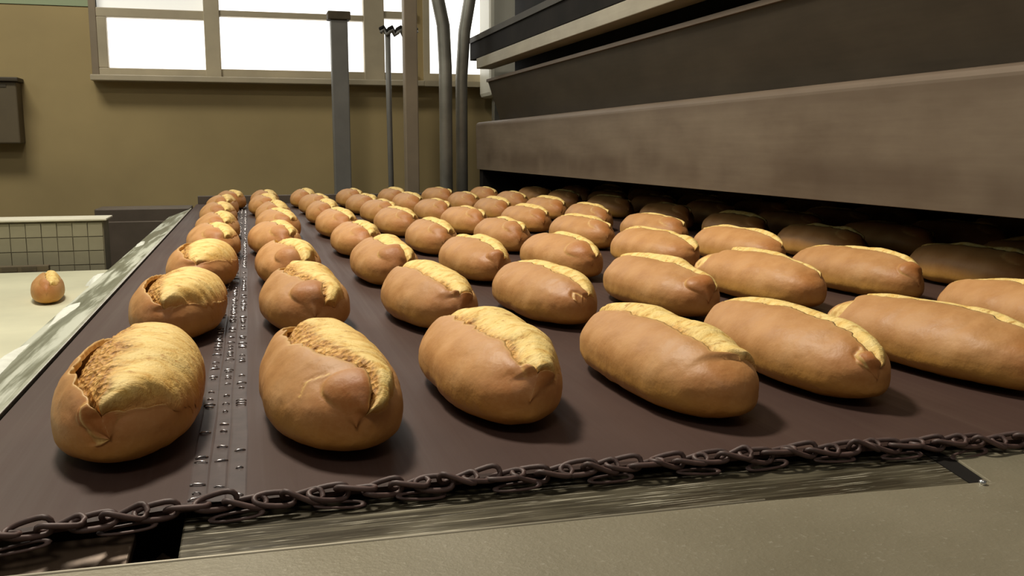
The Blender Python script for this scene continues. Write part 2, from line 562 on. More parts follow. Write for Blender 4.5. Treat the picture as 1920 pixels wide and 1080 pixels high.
chpart('housing_body', MB().prism_z([(1.10, 4.30), (1.9, 4.30), (1.9, 4.52), (1.10, 4.52)], 0.45, 0.98), M['creamp'], 0.02)
chpart('housing_roof', MB().prism_z([(1.08, 4.28), (1.92, 4.28), (1.92, 4.54), (1.08, 4.54)], 0.98, 1.01), M['creamp'], 0.004)
for x in (1.14, 1.80):
    chpart('leg', MB().box(x, x + 0.05, 4.38, 4.43, ZF, 0.45), M['tubem'], 0.002)
t1 = MB().tube([(0.752, 3.98, 1.25), (0.786, 3.98, 0.86), (0.815, 3.98, 0.72), (0.822, 3.98, 0.55), (0.820, 3.98, ZF)], 0.028, 14).build('zinc_tube', M['tubem'], None, True)
tag(t1, 'bent grey zinc tube leaning right, beside the brown pillar', 'tube')
t2 = MB().tube([(0.965, 3.98, 1.25), (0.935, 3.98, 0.86), (0.908, 3.99, 0.70), (0.900, 4.02, 0.5), (0.900, 4.03, ZF)], 0.026, 14).build('zinc_tube', M['tubem'], None, True)
tag(t2, 'grey zinc tube leaning left, next to the oven canopy', 'tube')
p1 = MB().box(0.652, 0.708, 4.0, 4.06, ZF, 2.3).build('pillar', M['pillar'], None, bevel=0.004)
tag(p1, 'grey brown square pillar between window and zinc tubes', 'pillar')
gb = empty('machine_post', (0.40, 4.2, ZF))
tag(gb, 'grey machine post with flat dark cap before the window', 'post')
for nm, mb, mt in (('cap', MB().box(-0.048, 0.048, -0.04, 0.04, 1.655, 1.690), 'dark_rubber'),
                   ('column', MB().box(-0.036, 0.036, -0.03, 0.03, 0, 1.655), 'grey')):
    mb.build(nm, M[mt], gb, bevel=0.004)
vh = empty('cable_bundle', (0.60, 4.12, 0.0))
tag(vh, 'dark twisted cable bundle in front of the brown pillar', 'cable')
pts = [(-0.03 + 0.012 * k, 0.01 * math.sin(k * 1.7), 0.715 + 0.012 * math.sin(k * 2.1)) for k in range(14)]
MB().tube(pts, 0.010, 8).build('cable', M['black'], vh, True)
MB().tube([(p[0], p[1] - 0.012, p[2] - 0.014) for p in pts[::-1]], 0.008, 8).build('cable', M['grey'], vh, True)
MB().tube([(0.0, 0, 0.70), (0.0, 0, 0.4), (0.01, 0.0, ZF)], 0.012, 8).build('stem', M['grey'], vh, True)

# wall cabinet on the olive wall
wc = empty('wall_cabinet', (-1.10, YW, 0.23))
tag(wc, 'small brown metal cabinet hanging on the olive wall', 'cabinet')
MB().box(-0.165, 0.158, -0.10, 0, 0.0, 0.262).build('body', M['boxm'], wc, bevel=0.006)
MB().box(-0.175, 0.168, -0.115, 0, 0.262, 0.280).build('lid', M['boxlid'], wc, bevel=0.004)
MB().box(0.060, 0.118, -0.1025, -0.099, 0.238, 0.250).build('nameplate', M['boxlid'], wc)

# ---------------------------------------------------------------- oven belt with its chain edge
NEAR = [(-0.21, 0.522), (-0.138, 0.539), (-0.043, 0.556), (0.067, 0.558), (0.207, 0.555), (0.362, 0.548), (0.444, 0.541), (0.533, 0.529), (0.72, 0.510), (1.0, 0.49)]
NX = np.array([p[0] for p in NEAR])
NY = np.array([p[1] for p in NEAR])


def near_y(x):
    return float(np.interp(x, NX, NY))


BX0, BX1, BY1 = -0.194, 2.85, 3.74
bt = empty('oven_conveyor_belt', (0.4, 1.8, 0.0))
tag(bt, 'wide dark brown oven conveyor belt carrying the rows of loaves', 'conveyor belt')


def bpart(o):
    o.parent = bt
    o.matrix_parent_inverse = Matrix.Translation(-Vector((0.4, 1.8, 0.0)))
    return o


xs = list(np.linspace(BX0, 1.0, 60)) + [2.0, BX1]
V, F = [], []
for x in xs:
    y0 = near_y(x) + 0.009
    for y, z in ((y0, -0.005), (y0 - 0.001, -0.0015), (y0 + 0.002, 0.0), (y0 + 0.6, 0.0), (y0 + 1.6, 0.0), (BY1, 0.0), (BY1, -0.005)):
        V.append((x, y, z))
k = 7
for i in range(len(xs) - 1):
    for j in range(k):
        F.append((i * k + j, (i + 1) * k + j, (i + 1) * k + (j + 1) % k, i * k + (j + 1) % k))
F.append(tuple(range(k)))
F.append(tuple(reversed(range((len(xs) - 1) * k, len(xs) * k))))
bpart(obj('belt_sheet', mesh_np('belt_sheet', V, F, False), M['belt']))

# belt seam: three flat ribs and two runs of bright wire staples
for x0, x1, h in ((-0.0435, -0.0330, 0.0004), (-0.0325, -0.0208, 0.0005), (-0.0203, -0.0085, 0.0004)):
    mb = MB()
    ys = np.linspace(near_y(x0) + 0.006, BY1, 50)
    prof = [(x0, 0.0002), (x0 + 0.001, h), (x1 - 0.001, h), (x1, 0.0002)]
    V, F = [], []
    for i, y in enumerate(ys):
        dz = 0.0003 * math.sin(i * 2.3) * (i % 3 == 0)
        V += [(px + 0.0006 * math.sin(i * 1.7 + x0 * 90), y, pz + (dz if 0.0005 < pz else 0)) for px, pz in prof]
        if i:
            a, b = (i - 1) * 4, i * 4
            F += [(a + j, a + j + 1, b + j + 1, b + j) for j in range(3)]
    bpart(obj('seam_rib', mesh_np('seam_rib', V, F, False), M['seam']))
mb = MB()
y = near_y(-0.03) + 0.012
while y < BY1 - 0.02:
    for xc in (-0.0385, -0.0255, -0.0135):
        if random.random() < (0.5 if y > 0.95 else 0.28):
            ln = random.uniform(0.0018, 0.0048)
            a = random.uniform(-0.25, 0.25)
            z = 0.0006 + random.uniform(0, 0.0005)
            c, s = math.cos(a) * ln, math.sin(a) * ln
            mb.tube([(xc - c, y - s, z - 0.0004), (xc - c * 0.5, y - s * 0.5, z + 0.0006), (xc + c * 0.5, y + s * 0.5, z + 0.0006), (xc + c, y + s, z - 0.0004)],
                    random.uniform(0.0005, 0.0009), 5)
    y += random.uniform(0.006, 0.011)
o = bpart(mb.build('seam_staples', M['staple'], None, True))
tag(o, kind='stuff')

# chain of interlocked wire links along the near belt edge
LL, LW, LR = 0.0122, 0.0048, 0.0018


def link_mesh(sk):
    pts = []
    for i in range(20):
        a = 2 * math.pi * i / 20
        c, s = math.cos(a), math.sin(a)
        pts.append((LL * math.copysign(abs(c) ** 0.75, c), LW * math.copysign(abs(s) ** 0.8, s), sk * 0.0022 * math.sin(2 * a)))
    m = MB().tube(pts, LR, 7, True)
    me = bpy.data.meshes.new('chain_link')
    me.from_pydata(m.V, [], m.F)
    me.polygons.foreach_set('use_smooth', [True] * len(me.polygons))
    me.materials.append(M['chain'])
    return me


lms = [link_mesh(1.0), link_mesh(0.4), link_mesh(1.5)]
x = -0.205
i = 0
PX = Vector((0.4, 1.8, 0.0))
while x < 0.93:
    y = near_y(x)
    y2 = near_y(x + 0.01)
    ang = math.atan2(y2 - y, 0.01)
    o = obj('chain_link', lms[i % 3], None)
    o.parent = bt
    o.location = Vector((x, y + 0.003 + random.uniform(-0.001, 0.001), 0.0008 + random.uniform(-0.0012, 0.0012))) - PX
    tilt = (0.75 if i % 2 else -0.15) + random.uniform(-0.25, 0.25)
    o.rotation_euler = (tilt, random.uniform(-0.12, 0.12), ang + random.uniform(-0.12, 0.12))
    x += 0.0162 + random.uniform(-0.001, 0.001)
    i += 1
# lower strand of thin loops hanging just outside the chain
x = -0.19
lo_me = link_mesh(0.2)
while x < 0.9:
    o = obj('edge_loop', lo_me, None)
    o.parent = bt
    o.location = Vector((x, near_y(x) - 0.001 + random.uniform(-0.001, 0.001), -0.0065 + random.uniform(-0.001, 0.001))) - PX
    o.rotation_euler = (0.5 + random.uniform(-0.2, 0.2), random.uniform(-0.1, 0.1), random.uniform(-0.1, 0.1))
    o.scale = (1.2, 0.55, 0.5)
    x += 0.055 + random.uniform(-0.010, 0.010)

# ---------------------------------------------------------------- conveyor frame (near side, left rail)
fr = empty('conveyor_frame', (0.3, 0.45, ZF))
tag(fr, 'grey conveyor frame with hammered near plate and scraped rail', 'conveyor frame')


def fpart(name, mb, mat, bevel=0.0, smooth=False, parent=None):
    o = mb.build(name, mat, None, bevel=bevel, smooth=smooth)
    o.parent = fr
    o.matrix_parent_inverse = Matrix.Translation(-Vector((0.3, 0.45, ZF)))
    return o


fpart('near_plate', MB().prism_z([(-0.40, 0.505), (-0.40, 0.10), (0.94, 0.10), (0.94, 0.468), (0.475, 0.478), (0.30, 0.4885), (0.11, 0.4925), (-0.045, 0.496)], -0.030, -0.005), M['hammer'], 0.0015)
fpart('rail', MB().prism_z([(-0.0455, 0.500), (0.30, 0.485), (0.455, 0.475), (0.475, 0.56), (0.4, 0.62), (-0.0455, 0.64)], -0.030, -0.0105), M['scraped'], 0.0012)
fpart('corner_plate', MB().prism_z([(0.462, 0.474), (0.94, 0.464), (0.94, 0.60), (0.478, 0.60), (0.478, 0.535)], -0.030, -0.0085), M['hammer'], 0.0012)
fpart('edge_lip', MB().tube([(-0.40, 0.506, -0.0062), (-0.045, 0.4975, -0.0062), (0.11, 0.4938, -0.0062), (0.30, 0.4898, -0.0064)], 0.0016, 8), M['beam'], smooth=True)
fpart('screw', MB().tube([(0.449, 0.4745, -0.006), (0.449, 0.4745, -0.0025), (0.449, 0.4745, -0.0018)], [0.0024, 0.0022, 0.0012], 12), M['screw'], smooth=True)
fpart('side_beam', MB().box(-0.4, 0.94, 0.12, 0.16, ZF + 0.3, -0.030), M['hammer'], 0.002)
# end drum below the belt, seen in the gap left of the rail
dr = [(-0.150 + 0.055 * math.cos(a), -0.070 + 0.055 * math.sin(a)) for a in np.linspace(0, 2 * math.pi, 41)[:-1]]
fpart('end_drum', MB().prism_y(dr, 0.575, 3.5), M['drum'], smooth=False)
fpart('drum_bracket', MB().prism_z([(-0.085, 0.512), (-0.060, 0.512), (-0.048, 0.56), (-0.06, 0.58)], -0.10, -0.034), M['drum'], 0.002)
fpart('drum_guard', MB().add([(-0.42, 0.504, -0.034), (-0.078, 0.504, -0.034), (-0.072, 0.560, -0.013), (-0.42, 0.560, -0.013), (-0.42, 0.504, -0.040), (-0.078, 0.504, -0.040), (-0.072, 0.560, -0.020), (-0.42, 0.560, -0.020)], [(0, 1, 2, 3), (7, 6, 5, 4), (4, 5, 1, 0), (5, 6, 2, 1), (6, 7, 3, 2), (7, 4, 0, 3)]), M['drum'], 0.001)
fpart('groove_dark_strip', MB().prism_z([(0.449, 0.470), (0.465, 0.470), (0.482, 0.535), (0.480, 0.56), (0.468, 0.56)], -0.030, -0.0098), M['black'])  # black strip added so the groove reads dark
fpart('bed_plate', MB().box(-0.12, 0.94, 0.63, 3.7, -0.09, -0.03), M['black'])
for lx, ly in ((-0.35, 0.2), (0.88, 0.2), (-0.1, 3.3), (0.88, 3.3)):
    fpart('leg', MB().box(lx, lx + 0.05, ly, ly + 0.05, ZF, -0.03 if ly < 1 else -0.09), M['hammer'], 0.002)

# discharge rail on the left: bright edge, floury stainless slope
sr = empty('discharge_rail', (-0.24, 1.9, -0.02))
tag(sr, 'floury stainless steel slide rail along the left belt edge', 'rail')


def spart(name, mb, mat, bevel=0.0):
    o = mb.build(name, mat, None, bevel=bevel)
    o.parent = sr
    o.matrix_parent_inverse = Matrix.Translation(-Vector((-0.24, 1.9, -0.02)))
    return o


spart('bright_edge', MB().prism_y([(-0.1985, -0.004), (-0.2035, -0.004), (-0.2035, 0.0005), (-0.1985, 0.0005)], 0.55, 3.5), M['edge'], 0.0008)
spart('slide', MB().prism_y([(-0.2035, -0.003), (-0.2035, -0.010), (-0.270, -0.036), (-0.278, -0.030)], 0.55, 3.5), M['floury'], 0.001)
spart('lower_ledge', MB().prism_y([(-0.278, -0.032), (-0.276, -0.040), (-0.318, -0.085), (-0.325, -0.080)], 0.55, 2.62), M['floury'], 0.001)
spart('skirt', MB().prism_y([(-0.2035, -0.012), (-0.262, -0.036), (-0.262, -0.5), (-0.2335, -0.5)], 0.55, 3.5), M['brown_side'])
# flour heaps lying on the slide
for (x, y, sx, sy, sz) in ((-0.300, 2.02, 0.022, 0.075, 0.012), (-0.262, 1.45, 0.014, 0.09, 0.006), (-0.272, 1.12, 0.016, 0.10, 0.007), (-0.262, 2.45, 0.010, 0.06, 0.006)):
    V, F = [(0, 0, sz)], []
    n = 22
    for r in range(1, 5):
        q = r / 4
        for j in range(n):
            a = 2 * math.pi * j / n
            wv = 1 + 0.22 * math.sin(3 * a + y * 9) + 0.12 * math.sin(7 * a + x * 70)
            V.append((sx * q * wv * math.cos(a), sy * q * wv * math.sin(a), sz * (1 - q * q) + 0.0008 * math.sin(a * 5 + r)))
    F += [(0, 1 + j, 1 + (j + 1) % n) for j in range(n)]
    for r in range(3):
        for j in range(n):
            F.append((1 + r * n + j, 1 + (r + 1) * n + j, 1 + (r + 1) * n + (j + 1) % n, 1 + r * n + (j + 1) % n))
    zs = float(np.interp(x, [-0.325, -0.278, -0.2035], [-0.080, -0.030, -0.003]))
    o = obj('flour_heap', mesh_np('flour_heap', V, F), M['flour'], sr)
    o.location = Vector((x, y, zs - 0.001)) - Vector((-0.24, 1.9, -0.02))
    o.rotation_euler = (0, -0.38, 0)

# white transfer conveyor one step lower
tc = empty('transfer_conveyor', (-0.8, 2.0, ZF))
tag(tc, 'cream white transfer conveyor running left of the oven belt', 'conveyor')


def tpart(name, mb, mat, bevel=0.0):
    o = mb.build(name, mat, None, bevel=bevel)
    o.parent = tc
    o.matrix_parent_inverse = Matrix.Translation(-Vector((-0.8, 2.0, ZF)))
    return o


tpart('white_belt', MB().box(-1.7, -0.27, 0.4, 3.0, -0.162, -0.15), M['white_belt'], 0.003)
tpart('side_rail', MB().box(-1.7, -0.58, 3.005, 3.03, -0.20, -0.132), M['boxm'], 0.002)
for k in range(6):
    tpart('slot', MB().box(-0.652 - k * 0.052, -0.612 - k * 0.052, 3.001, 3.0055, -0.148, -0.1365), M['dark_rubber'])
tpart('bed', MB().box(-1.65, -0.36, 0.45, 2.95, -0.26, -0.162), M['brown_side'])
for lx, ly in ((-1.6, 0.6), (-0.5, 0.6), (-1.6, 2.8), (-0.5, 2.8)):
    tpart('leg', MB().box(lx, lx + 0.05, ly, ly + 0.05, ZF, -0.26), M['tubem'], 0.002)

# brown steel cabinet beyond the far end of the left rail
bc = empty('end_cabinet', (-0.285, 3.66, ZF))
tag(bc, 'brown grey steel end cabinet beside the low tiled wall', 'cabinet')
MB().box(-0.25, 0.075, -0.05, 0.12, 0, 0.895).build('body', M['brown_side'], bc, bevel=0.004)
MB().box(-0.22, 0.055, -0.056, -0.05, 0.10, 0.85).build('door', M['brown_side'], bc, bevel=0.003)
bs = MB().box(-0.19, 0.93, 3.75, 3.78, -0.12, 0.03).build('far_guard', M['brown_side'], None, bevel=0.002)
bs.parent = fr
bs.matrix_parent_inverse = Matrix.Translation(-Vector((0.3, 0.45, ZF)))


# ---------------------------------------------------------------- loaves
def vnoise(P, seed):
    """smooth value noise in 3d, result about -1..1"""
    Pi = np.floor(P).astype(np.int64)
    Pf = P - Pi
    u = Pf * Pf * (3 - 2 * Pf)
    out = np.zeros(P.shape[:-1])
    for dx in (0, 1):
        for dy in (0, 1):
            for dz in (0, 1):
                h = (Pi[..., 0] + dx) * 374761393 + (Pi[..., 1] + dy) * 668265263 + (Pi[..., 2] + dz) * 2147483647 + seed * 974711
                h = (h ^ (h >> 13)) * 1274126177
                h = (h ^ (h >> 16)) & 0xFFFFF
                r = h / float(0xFFFFF) * 2 - 1
                wx = u[..., 0] if dx else 1 - u[..., 0]
                wy = u[..., 1] if dy else 1 - u[..., 1]
                wz = u[..., 2] if dz else 1 - u[..., 2]
                out += r * wx * wy * wz
    return out


def fbm(P, seed, oct=3):
    a, s, t = 1.0, 0.0, 0.0
    for k in range(oct):
        s = s + a * vnoise(P * (2 ** k), seed + k * 17)
        t += a
        a *= 0.5
    return s / t


def sstep(x, a, b):
    t = np.clip((x - a) / (b - a), 0, 1)
    return t * t * (3 - 2 * t)


def smooth_interp(s, xs_, ys_):
    """monotone-ish smooth interpolation (pchip style)"""
    xs_ = np.array(xs_, float)
    ys_ = np.array(ys_, float)
    h = np.diff(xs_)
    d = np.diff(ys_) / h
    m = np.zeros(len(xs_))
    m[1:-1] = np.where(d[:-1] * d[1:] > 0, 2 * d[:-1] * d[1:] / (d[:-1] + d[1:] + 1e-12), 0)
    m[0], m[-1] = d[0], d[-1]
    i = np.clip(np.searchsorted(xs_, s) - 1, 0, len(h) - 1)
    t = np.clip((s - xs_[i]) / h[i], 0, 1)
    h00 = 2 * t ** 3 - 3 * t ** 2 + 1
    h10 = t ** 3 - 2 * t ** 2 + t
    h01 = -2 * t ** 3 + 3 * t ** 2
    h11 = t ** 3 - t ** 2
    return h00 * ys_[i] + h10 * h[i] * m[i] + h01 * ys_[i + 1] + h11 * h[i] * m[i + 1]


class Loaf:
    def __init__(self, L=0.124, W=0.055, H=0.068, seed=1, edge=None, lobes=(), patches=(), creases=(), bend=0.0,
                 lift=0.004, depth=0.007, bulge=0.0085, sponge=0.15, taper=0.0, nu=130, nt=120, nc=56, n_end=2.5, toast=0.0, dl=-10, dr=2, hs=0.87, ws=0.91):
        H *= hs
        W *= ws
        taper = ((seed * 37) % 11 - 5) / 5 * 0.07
        bend = ((seed * 53) % 13 - 6) / 6 * 0.0035
        self.__dict__.update(locals())

    def base(self, ph, th):
        s = np.sin(ph)
        q = np.power(np.clip(1 - np.abs(s) ** self.n_end, 1e-6, 1), 0.5)
        a = self.W * q * (1 + self.taper * s)
        zc = 0.43 * self.H
        sn, cs = np.sin(th), np.cos(th)
        x = a * np.sign(sn) * np.abs(sn) ** 0.88
        top = zc + (self.H - zc) * q ** 0.9 * np.abs(cs) ** 0.95
        bot = zc - zc * np.minimum(q ** 0.40, q * 4) * np.abs(cs) ** 0.60
        z = np.where(cs > 0, top, bot)
        y = self.L * s
        x = x + self.bend * s * s
        return np.stack([x, y, z], -1)

    def normal(self, ph, th):
        e = 2e-3
        ph = np.clip(ph, -math.pi / 2 + 3e-3, math.pi / 2 - 3e-3)
        du = self.base(ph + e, th) - self.base(ph - e, th)
        dv = self.base(ph, th + e) - self.base(ph, th - e)
        n = np.cross(dv, du)
        n /= np.linalg.norm(n, axis=-1, keepdims=True) + 1e-12
        out = self.base(ph, th) - np.array([0, 0, 0.4 * self.H])
        out[..., 1] *= 0.3
        sg = np.sign((n * out).sum(-1, keepdims=True))
        return n * np.where(sg == 0, 1, sg)

    def edges(self, s):
        e = self.edge
        xs_ = [p[0] for p in e]
        e = [(p[0], 0.5 * (p[1] + p[2]), 0.5 * (p[1] + p[2])) if i in (0, len(e) - 1) else (p[0], p[1] + self.dl, p[2] + self.dr)
             for i, p in enumerate(e)]
        el = np.radians(smooth_interp(s, xs_, [p[1] for p in e]))
        er = np.radians(smooth_interp(s, xs_, [p[2] for p in e]))
        inside = (s > xs_[0]) & (s < xs_[-1])
        P1 = np.stack([s * 16, s * 0 + self.seed, s * 0], -1)
        w = np.clip((er - el) / 0.25, 0, 1)
        jag = fbm(P1 * 0.55, self.seed, 5) * 0.12
        jag2 = fbm(P1 * 1.1, self.seed + 5, 3) * 0.16
        el2 = np.where(inside, el + jag * w, el)
        er2 = np.where(inside, er + jag2 * w, er)
        er2 = np.maximum(er2, el2)
        return el2, er2, np.where(inside, w, 0)

    def lobe_off(self, s, th):
        off = np.zeros_like(s)
        pale = np.zeros_like(s)
        toast = np.zeros_like(s)
        for (s0, t0, ss, st, A) in self.lobes:
            t0 = math.radians(t0)
            st = math.radians(st)
            dt = (th - t0 + math.pi) % (2 * math.pi) - math.pi
            a, b = (s - s0) / ss, dt / st
            d = np.sqrt(a * a + b * b)
            sharp = np.sqrt(np.clip(1 - d * d, 0, 1))
            soft = np.exp(-1.6 * d * d)
            m = sstep(a + 0.0, -0.75, 0.25)
            off = off + A * (m * sharp + (1 - m) * soft)
            pale = np.maximum(pale, m * np.exp(-((d - 0.99) / 0.06) ** 2) * 0.6 * np.clip(0.5 + fbm(np.stack([s * 9, th * 3, s * 0 + self.seed], -1), self.seed + 77) * 1.5, 0, 1))
            toast = np.maximum(toast, 0.55 * np.clip(1 - d * 0.9, 0, 1))
        return off, pale, toast

    def crease_off(self, s, th):
        off = np.zeros_like(s)
        pale = np.zeros_like(s)
        for (pl, dep, wd) in self.creases:
            pl = [(a, math.radians(b)) for a, b in pl]
            dm = np.full_like(s, 9.0)
            side = np.zeros_like(s)
            thw = (th + math.pi) % (2 * math.pi) - math.pi
            for (a0, b0), (a1, b1) in zip(pl[:-1], pl[1:]):
                # distance in metres on the unrolled surface
                ax, ay = s * self.L, thw * self.W
                p0 = (a0 * self.L, b0 * self.W)
                p1 = (a1 * self.L, b1 * self.W)
                vx, vy = p1[0] - p0[0], p1[1] - p0[1]
                t = np.clip(((ax - p0[0]) * vx + (ay - p0[1]) * vy) / (vx * vx + vy * vy), 0, 1)
                dx, dy = ax - p0[0] - t * vx, ay - p0[1] - t * vy
                d = np.hypot(dx, dy)
                cr = vx * (ay - p0[1]) - vy * (ax - p0[0])
                upd = d < dm
                dm = np.where(upd, d, dm)
                side = np.where(upd, np.sign(cr), side)
            g = np.exp(-(dm / wd) ** 2)
            off = off - dep * g + 0.8 * dep * np.exp(-((dm - 1.6 * wd) / (1.3 * wd)) ** 2) * (side > 0)
            pale = np.maximum(pale, np.exp(-((dm - 0.9 * wd) / (0.8 * wd)) ** 2) * (side > 0) * 0.9)
        return off, pale

    def crust(self):
        ph = np.linspace(-math.pi / 2 + 0.004, math.pi / 2 - 0.004, self.nu)
        s = np.sin(ph)
        el, er, w = self.edges(s)
        nt = self.nt
        # t from 0 (right edge of the split) round the bottom to 1 (left edge), finer towards the edges
        t = np.linspace(0, 1, nt)
        t = t - 0.10 * np.sin(2 * math.pi * t) / (2 * math.pi) * 2
        TH = er[:, None] + t[None, :] * (2 * math.pi + el - er)[:, None]
        PH = np.repeat(ph[:, None], nt, 1)
        SS = np.sin(PH)
        B = self.base(PH, TH)
        N = self.normal(PH, TH)
        off = 0.0024 * fbm(B * 24, self.seed) + 0.0004 * fbm(B * 120, self.seed + 3)
        dl = (2 * math.pi + el)[:, None] - TH
        dr_ = TH - er[:, None]
        W2 = w[:, None]
        off = off + self.lift * W2 * np.exp(-(dl / 0.42) ** 2)
        off = off + 0.0008 * W2 * np.exp(-(dr_ / 0.3) ** 2)
        lo, lp, lt = self.lobe_off(SS, TH)
        co, cp = self.crease_off(SS, TH)
        off = off + lo + co
        pale = np.maximum(lp, cp)
        pale = np.maximum(pale, W2 * np.exp(-(dl / 0.035) ** 2) * 0.55)
        pale = np.maximum(pale, W2 * np.exp(-(dr_ / 0.06) ** 2) * 0.5)
        nz = fbm(B * 90, self.seed + 9)
        thw = (TH + math.pi) % (2 * math.pi) - math.pi
        for (s0, t0, ss, st, amt) in self.patches:
            d = np.hypot((SS - s0) / ss, (thw - math.radians(t0)) / math.radians(st)) + 0.25 * nz
            m = 1 - sstep(d, 0.8, 1.05)
            pale = np.maximum(pale, m * amt)
            off = off - 0.0022 * m * sstep(d, 0.2, 0.9)
        P = B + N * off[..., None]
        P[..., 2] = np.maximum(P[..., 2], 0.0)
        low = 1 - sstep(P[..., 2] / self.H, 0.10, 0.62)
        toast = 0.62 * sstep(-SS, 0.62, 0.98) + 0.20 * sstep(SS, 0.75, 1.0) + lt + self.toast
        toast = np.clip(toast * (1 + 0.5 * fbm(B * 40, self.seed + 21)), 0, 1) * (1 - 0.4 * low)
        mask = np.stack([np.clip(pale, 0, 1), toast, low, np.ones_like(low)], -1)
        # torn wall dropping from the flap edge into the split
        cols, mcol = [], []
        for dth, dep in ((-0.012, 0.0015), (-0.035, 0.0045)):
            th2 = (2 * math.pi + el)[:, None] + dth * w[:, None]
            p2 = self.base(ph[:, None], th2) + self.normal(ph[:, None], th2) * ((off[:, -1] - dep * w)[:, None, None])
            cols.append(p2)
            mm = np.stack([0.75 * w[:, None], 0.2 * np.ones_like(th2), np.zeros_like(th2), np.ones_like(th2)], -1)
            mcol.append(mm)
        th2 = er[:, None] + 0.03 * w[:, None]
        p2 = self.base(ph[:, None], th2) + self.normal(ph[:, None], th2) * ((off[:, 0] - 0.003 * w)[:, None, None])
        mm = np.stack([0.7 * w[:, None], 0 * th2, 0 * th2, np.ones_like(th2)], -1)
        P = np.concatenate([p2, P] + cols, 1)
        mask = np.concatenate([mm, mask] + mcol, 1)
        return P, mask

    def crumb(self):
        e = self.edge
        p0, p1 = math.asin(max(-0.999, e[0][0])), math.asin(min(0.999, e[-1][0]))
        ph = np.linspace(p0, p1, self.nu)
        s = np.sin(ph)
        el, er, w = self.edges(s)
        t = np.linspace(0, 1, self.nc)
        A = el - 0.16 * w
        Bn = er + 0.22 * w
        TH = A[:, None] + t[None, :] * (Bn - A)[:, None]
        PH = np.repeat(ph[:, None], self.nc, 1)
        B = self.base(PH, TH)
        N = self.normal(PH, TH)
        tt = np.clip((TH - el[:, None]) / np.maximum(er - el, 1e-3)[:, None], -0.5, 1.5)
        W2 = w[:, None]
        rise = sstep(tt, -0.20, 0.42)
        bl = self.bulge * (1 + 0.55 * vnoise(np.stack([s * 3.1 + self.seed * 3.7, s * 0, s * 0], -1), self.seed))[:, None]
        off = -self.depth + (self.depth + bl) * rise
        off = off * (1 - sstep(tt, 0.55, 1.05)) + 0.0014 * sstep(tt, 0.55, 0.95)
        off = off - 0.006 * sstep(tt, 1.02, 1.35)
        off = off * W2 - 0.0006 * (1 - W2)
        nz = fbm(B * np.array([60, 66, 60]), self.seed + 31, 4)
        big = fbm(B * np.array([30, 36, 30]), self.seed + 35, 2)
        sp = (1 - sstep(tt + 0.10 * nz, self.sponge, self.sponge + 0.16)) if self.sponge > 0 else np.zeros_like(tt)
        off = off + 0.0008 * nz * W2 * (1 - sstep(tt, 0.8, 1.0)) + 0.0014 * big * W2 * (1 - sstep(tt, 0.7, 1.0)) + 0.0022 * sp * fbm(B * 260, self.seed + 41, 2)
        P = B + N * off[..., None]
        gold = sstep(tt + 0.12 * big, 0.45, 1.0)
        crustish = sstep(tt + 0.18 * nz, 0.80, 1.10) * 0.9
        ends = np.maximum(1 - sstep(s, e[0][0], e[0][0] + 0.08), sstep(s, e[-1][0] - 0.08, e[-1][0]))[:, None]
        mask = np.stack([np.clip(gold, 0, 1), np.clip(sp, 0, 1), np.clip(np.maximum(crustish, 0.35 * ends), 0, 1), np.ones_like(gold)], -1)
        return P, mask

    def meshes(self):
        res = []
        for nm, (P, mask), mt in (('crust', self.crust(), 'crust'), ('split_crumb', self.crumb(), 'crumb')):
            nu, nt = P.shape[:2]
            V = P.reshape(-1, 3)
            idx = np.arange(nu * nt).reshape(nu, nt)
            F = np.stack([idx[:-1, :-1], idx[:-1, 1:], idx[1:, 1:], idx[1:, :-1]], -1).reshape(-1, 4)
            # outward winding
            me = bpy.data.meshes.new(nm)
            me.vertices.add(len(V))
            me.vertices.foreach_set('co', V.astype(np.float32).ravel())
            nf = len(F)
            caps = []
            if nm == 'crust':
                caps = [list(idx[0, 1:-2]), list(idx[-1, 1:-2])[::-1]]
            tot = nf * 4 + sum(len(c) for c in caps)
            me.loops.add(tot)
            li = np.concatenate([F.ravel()] + [np.array(c) for c in caps]).astype(np.int32)
            me.loops.foreach_set('vertex_index', li)
            me.polygons.add(nf + len(caps))
            starts = list(range(0, nf * 4, 4))
            st = nf * 4
            for c in caps:
                starts.append(st)
                st += len(c)
            me.polygons.foreach_set('loop_start', starts)
            me.update(calc_edges=True)
            me.validate()
            at = me.attributes.new('mask', 'FLOAT_COLOR', 'POINT')
            at.data.foreach_set('color', mask.reshape(-1, 4).astype(np.float32).ravel())
            bm = bmesh.new()
            bm.from_mesh(me)
            bmesh.ops.remove_doubles(bm, verts=bm.verts, dist=2e-5)
            bmesh.ops.dissolve_degenerate(bm, edges=bm.edges, dist=1e-6)
            bmesh.ops.recalc_face_normals(bm, faces=bm.faces)
            bm.to_mesh(me)
            bm.free()
            me.polygons.foreach_set('use_smooth', [True] * len(me.polygons))
            me.materials.append(M[mt])
            me.update()
            res.append(me)
        return res


def place(meshes, x, ytip, L, rot, label, group, z=0.0, flip=False):
    """near tip of the loaf at (x, ytip); the loaf lies across the belt"""
    o = empty('bread_loaf', (x - math.sin(rot) * 0, ytip + L, z))
    o.rotation_euler = (0, 0, rot)
    if flip:
        o.rotation_euler = (0, 0, rot + math.pi)
    tag(o, label, 'bread', group)
    obj('crust', meshes[0], None, o)
    obj('split_crumb', meshes[1], None, o)
    return o


GR = 'baked loaves on the oven belt'
R = math.radians
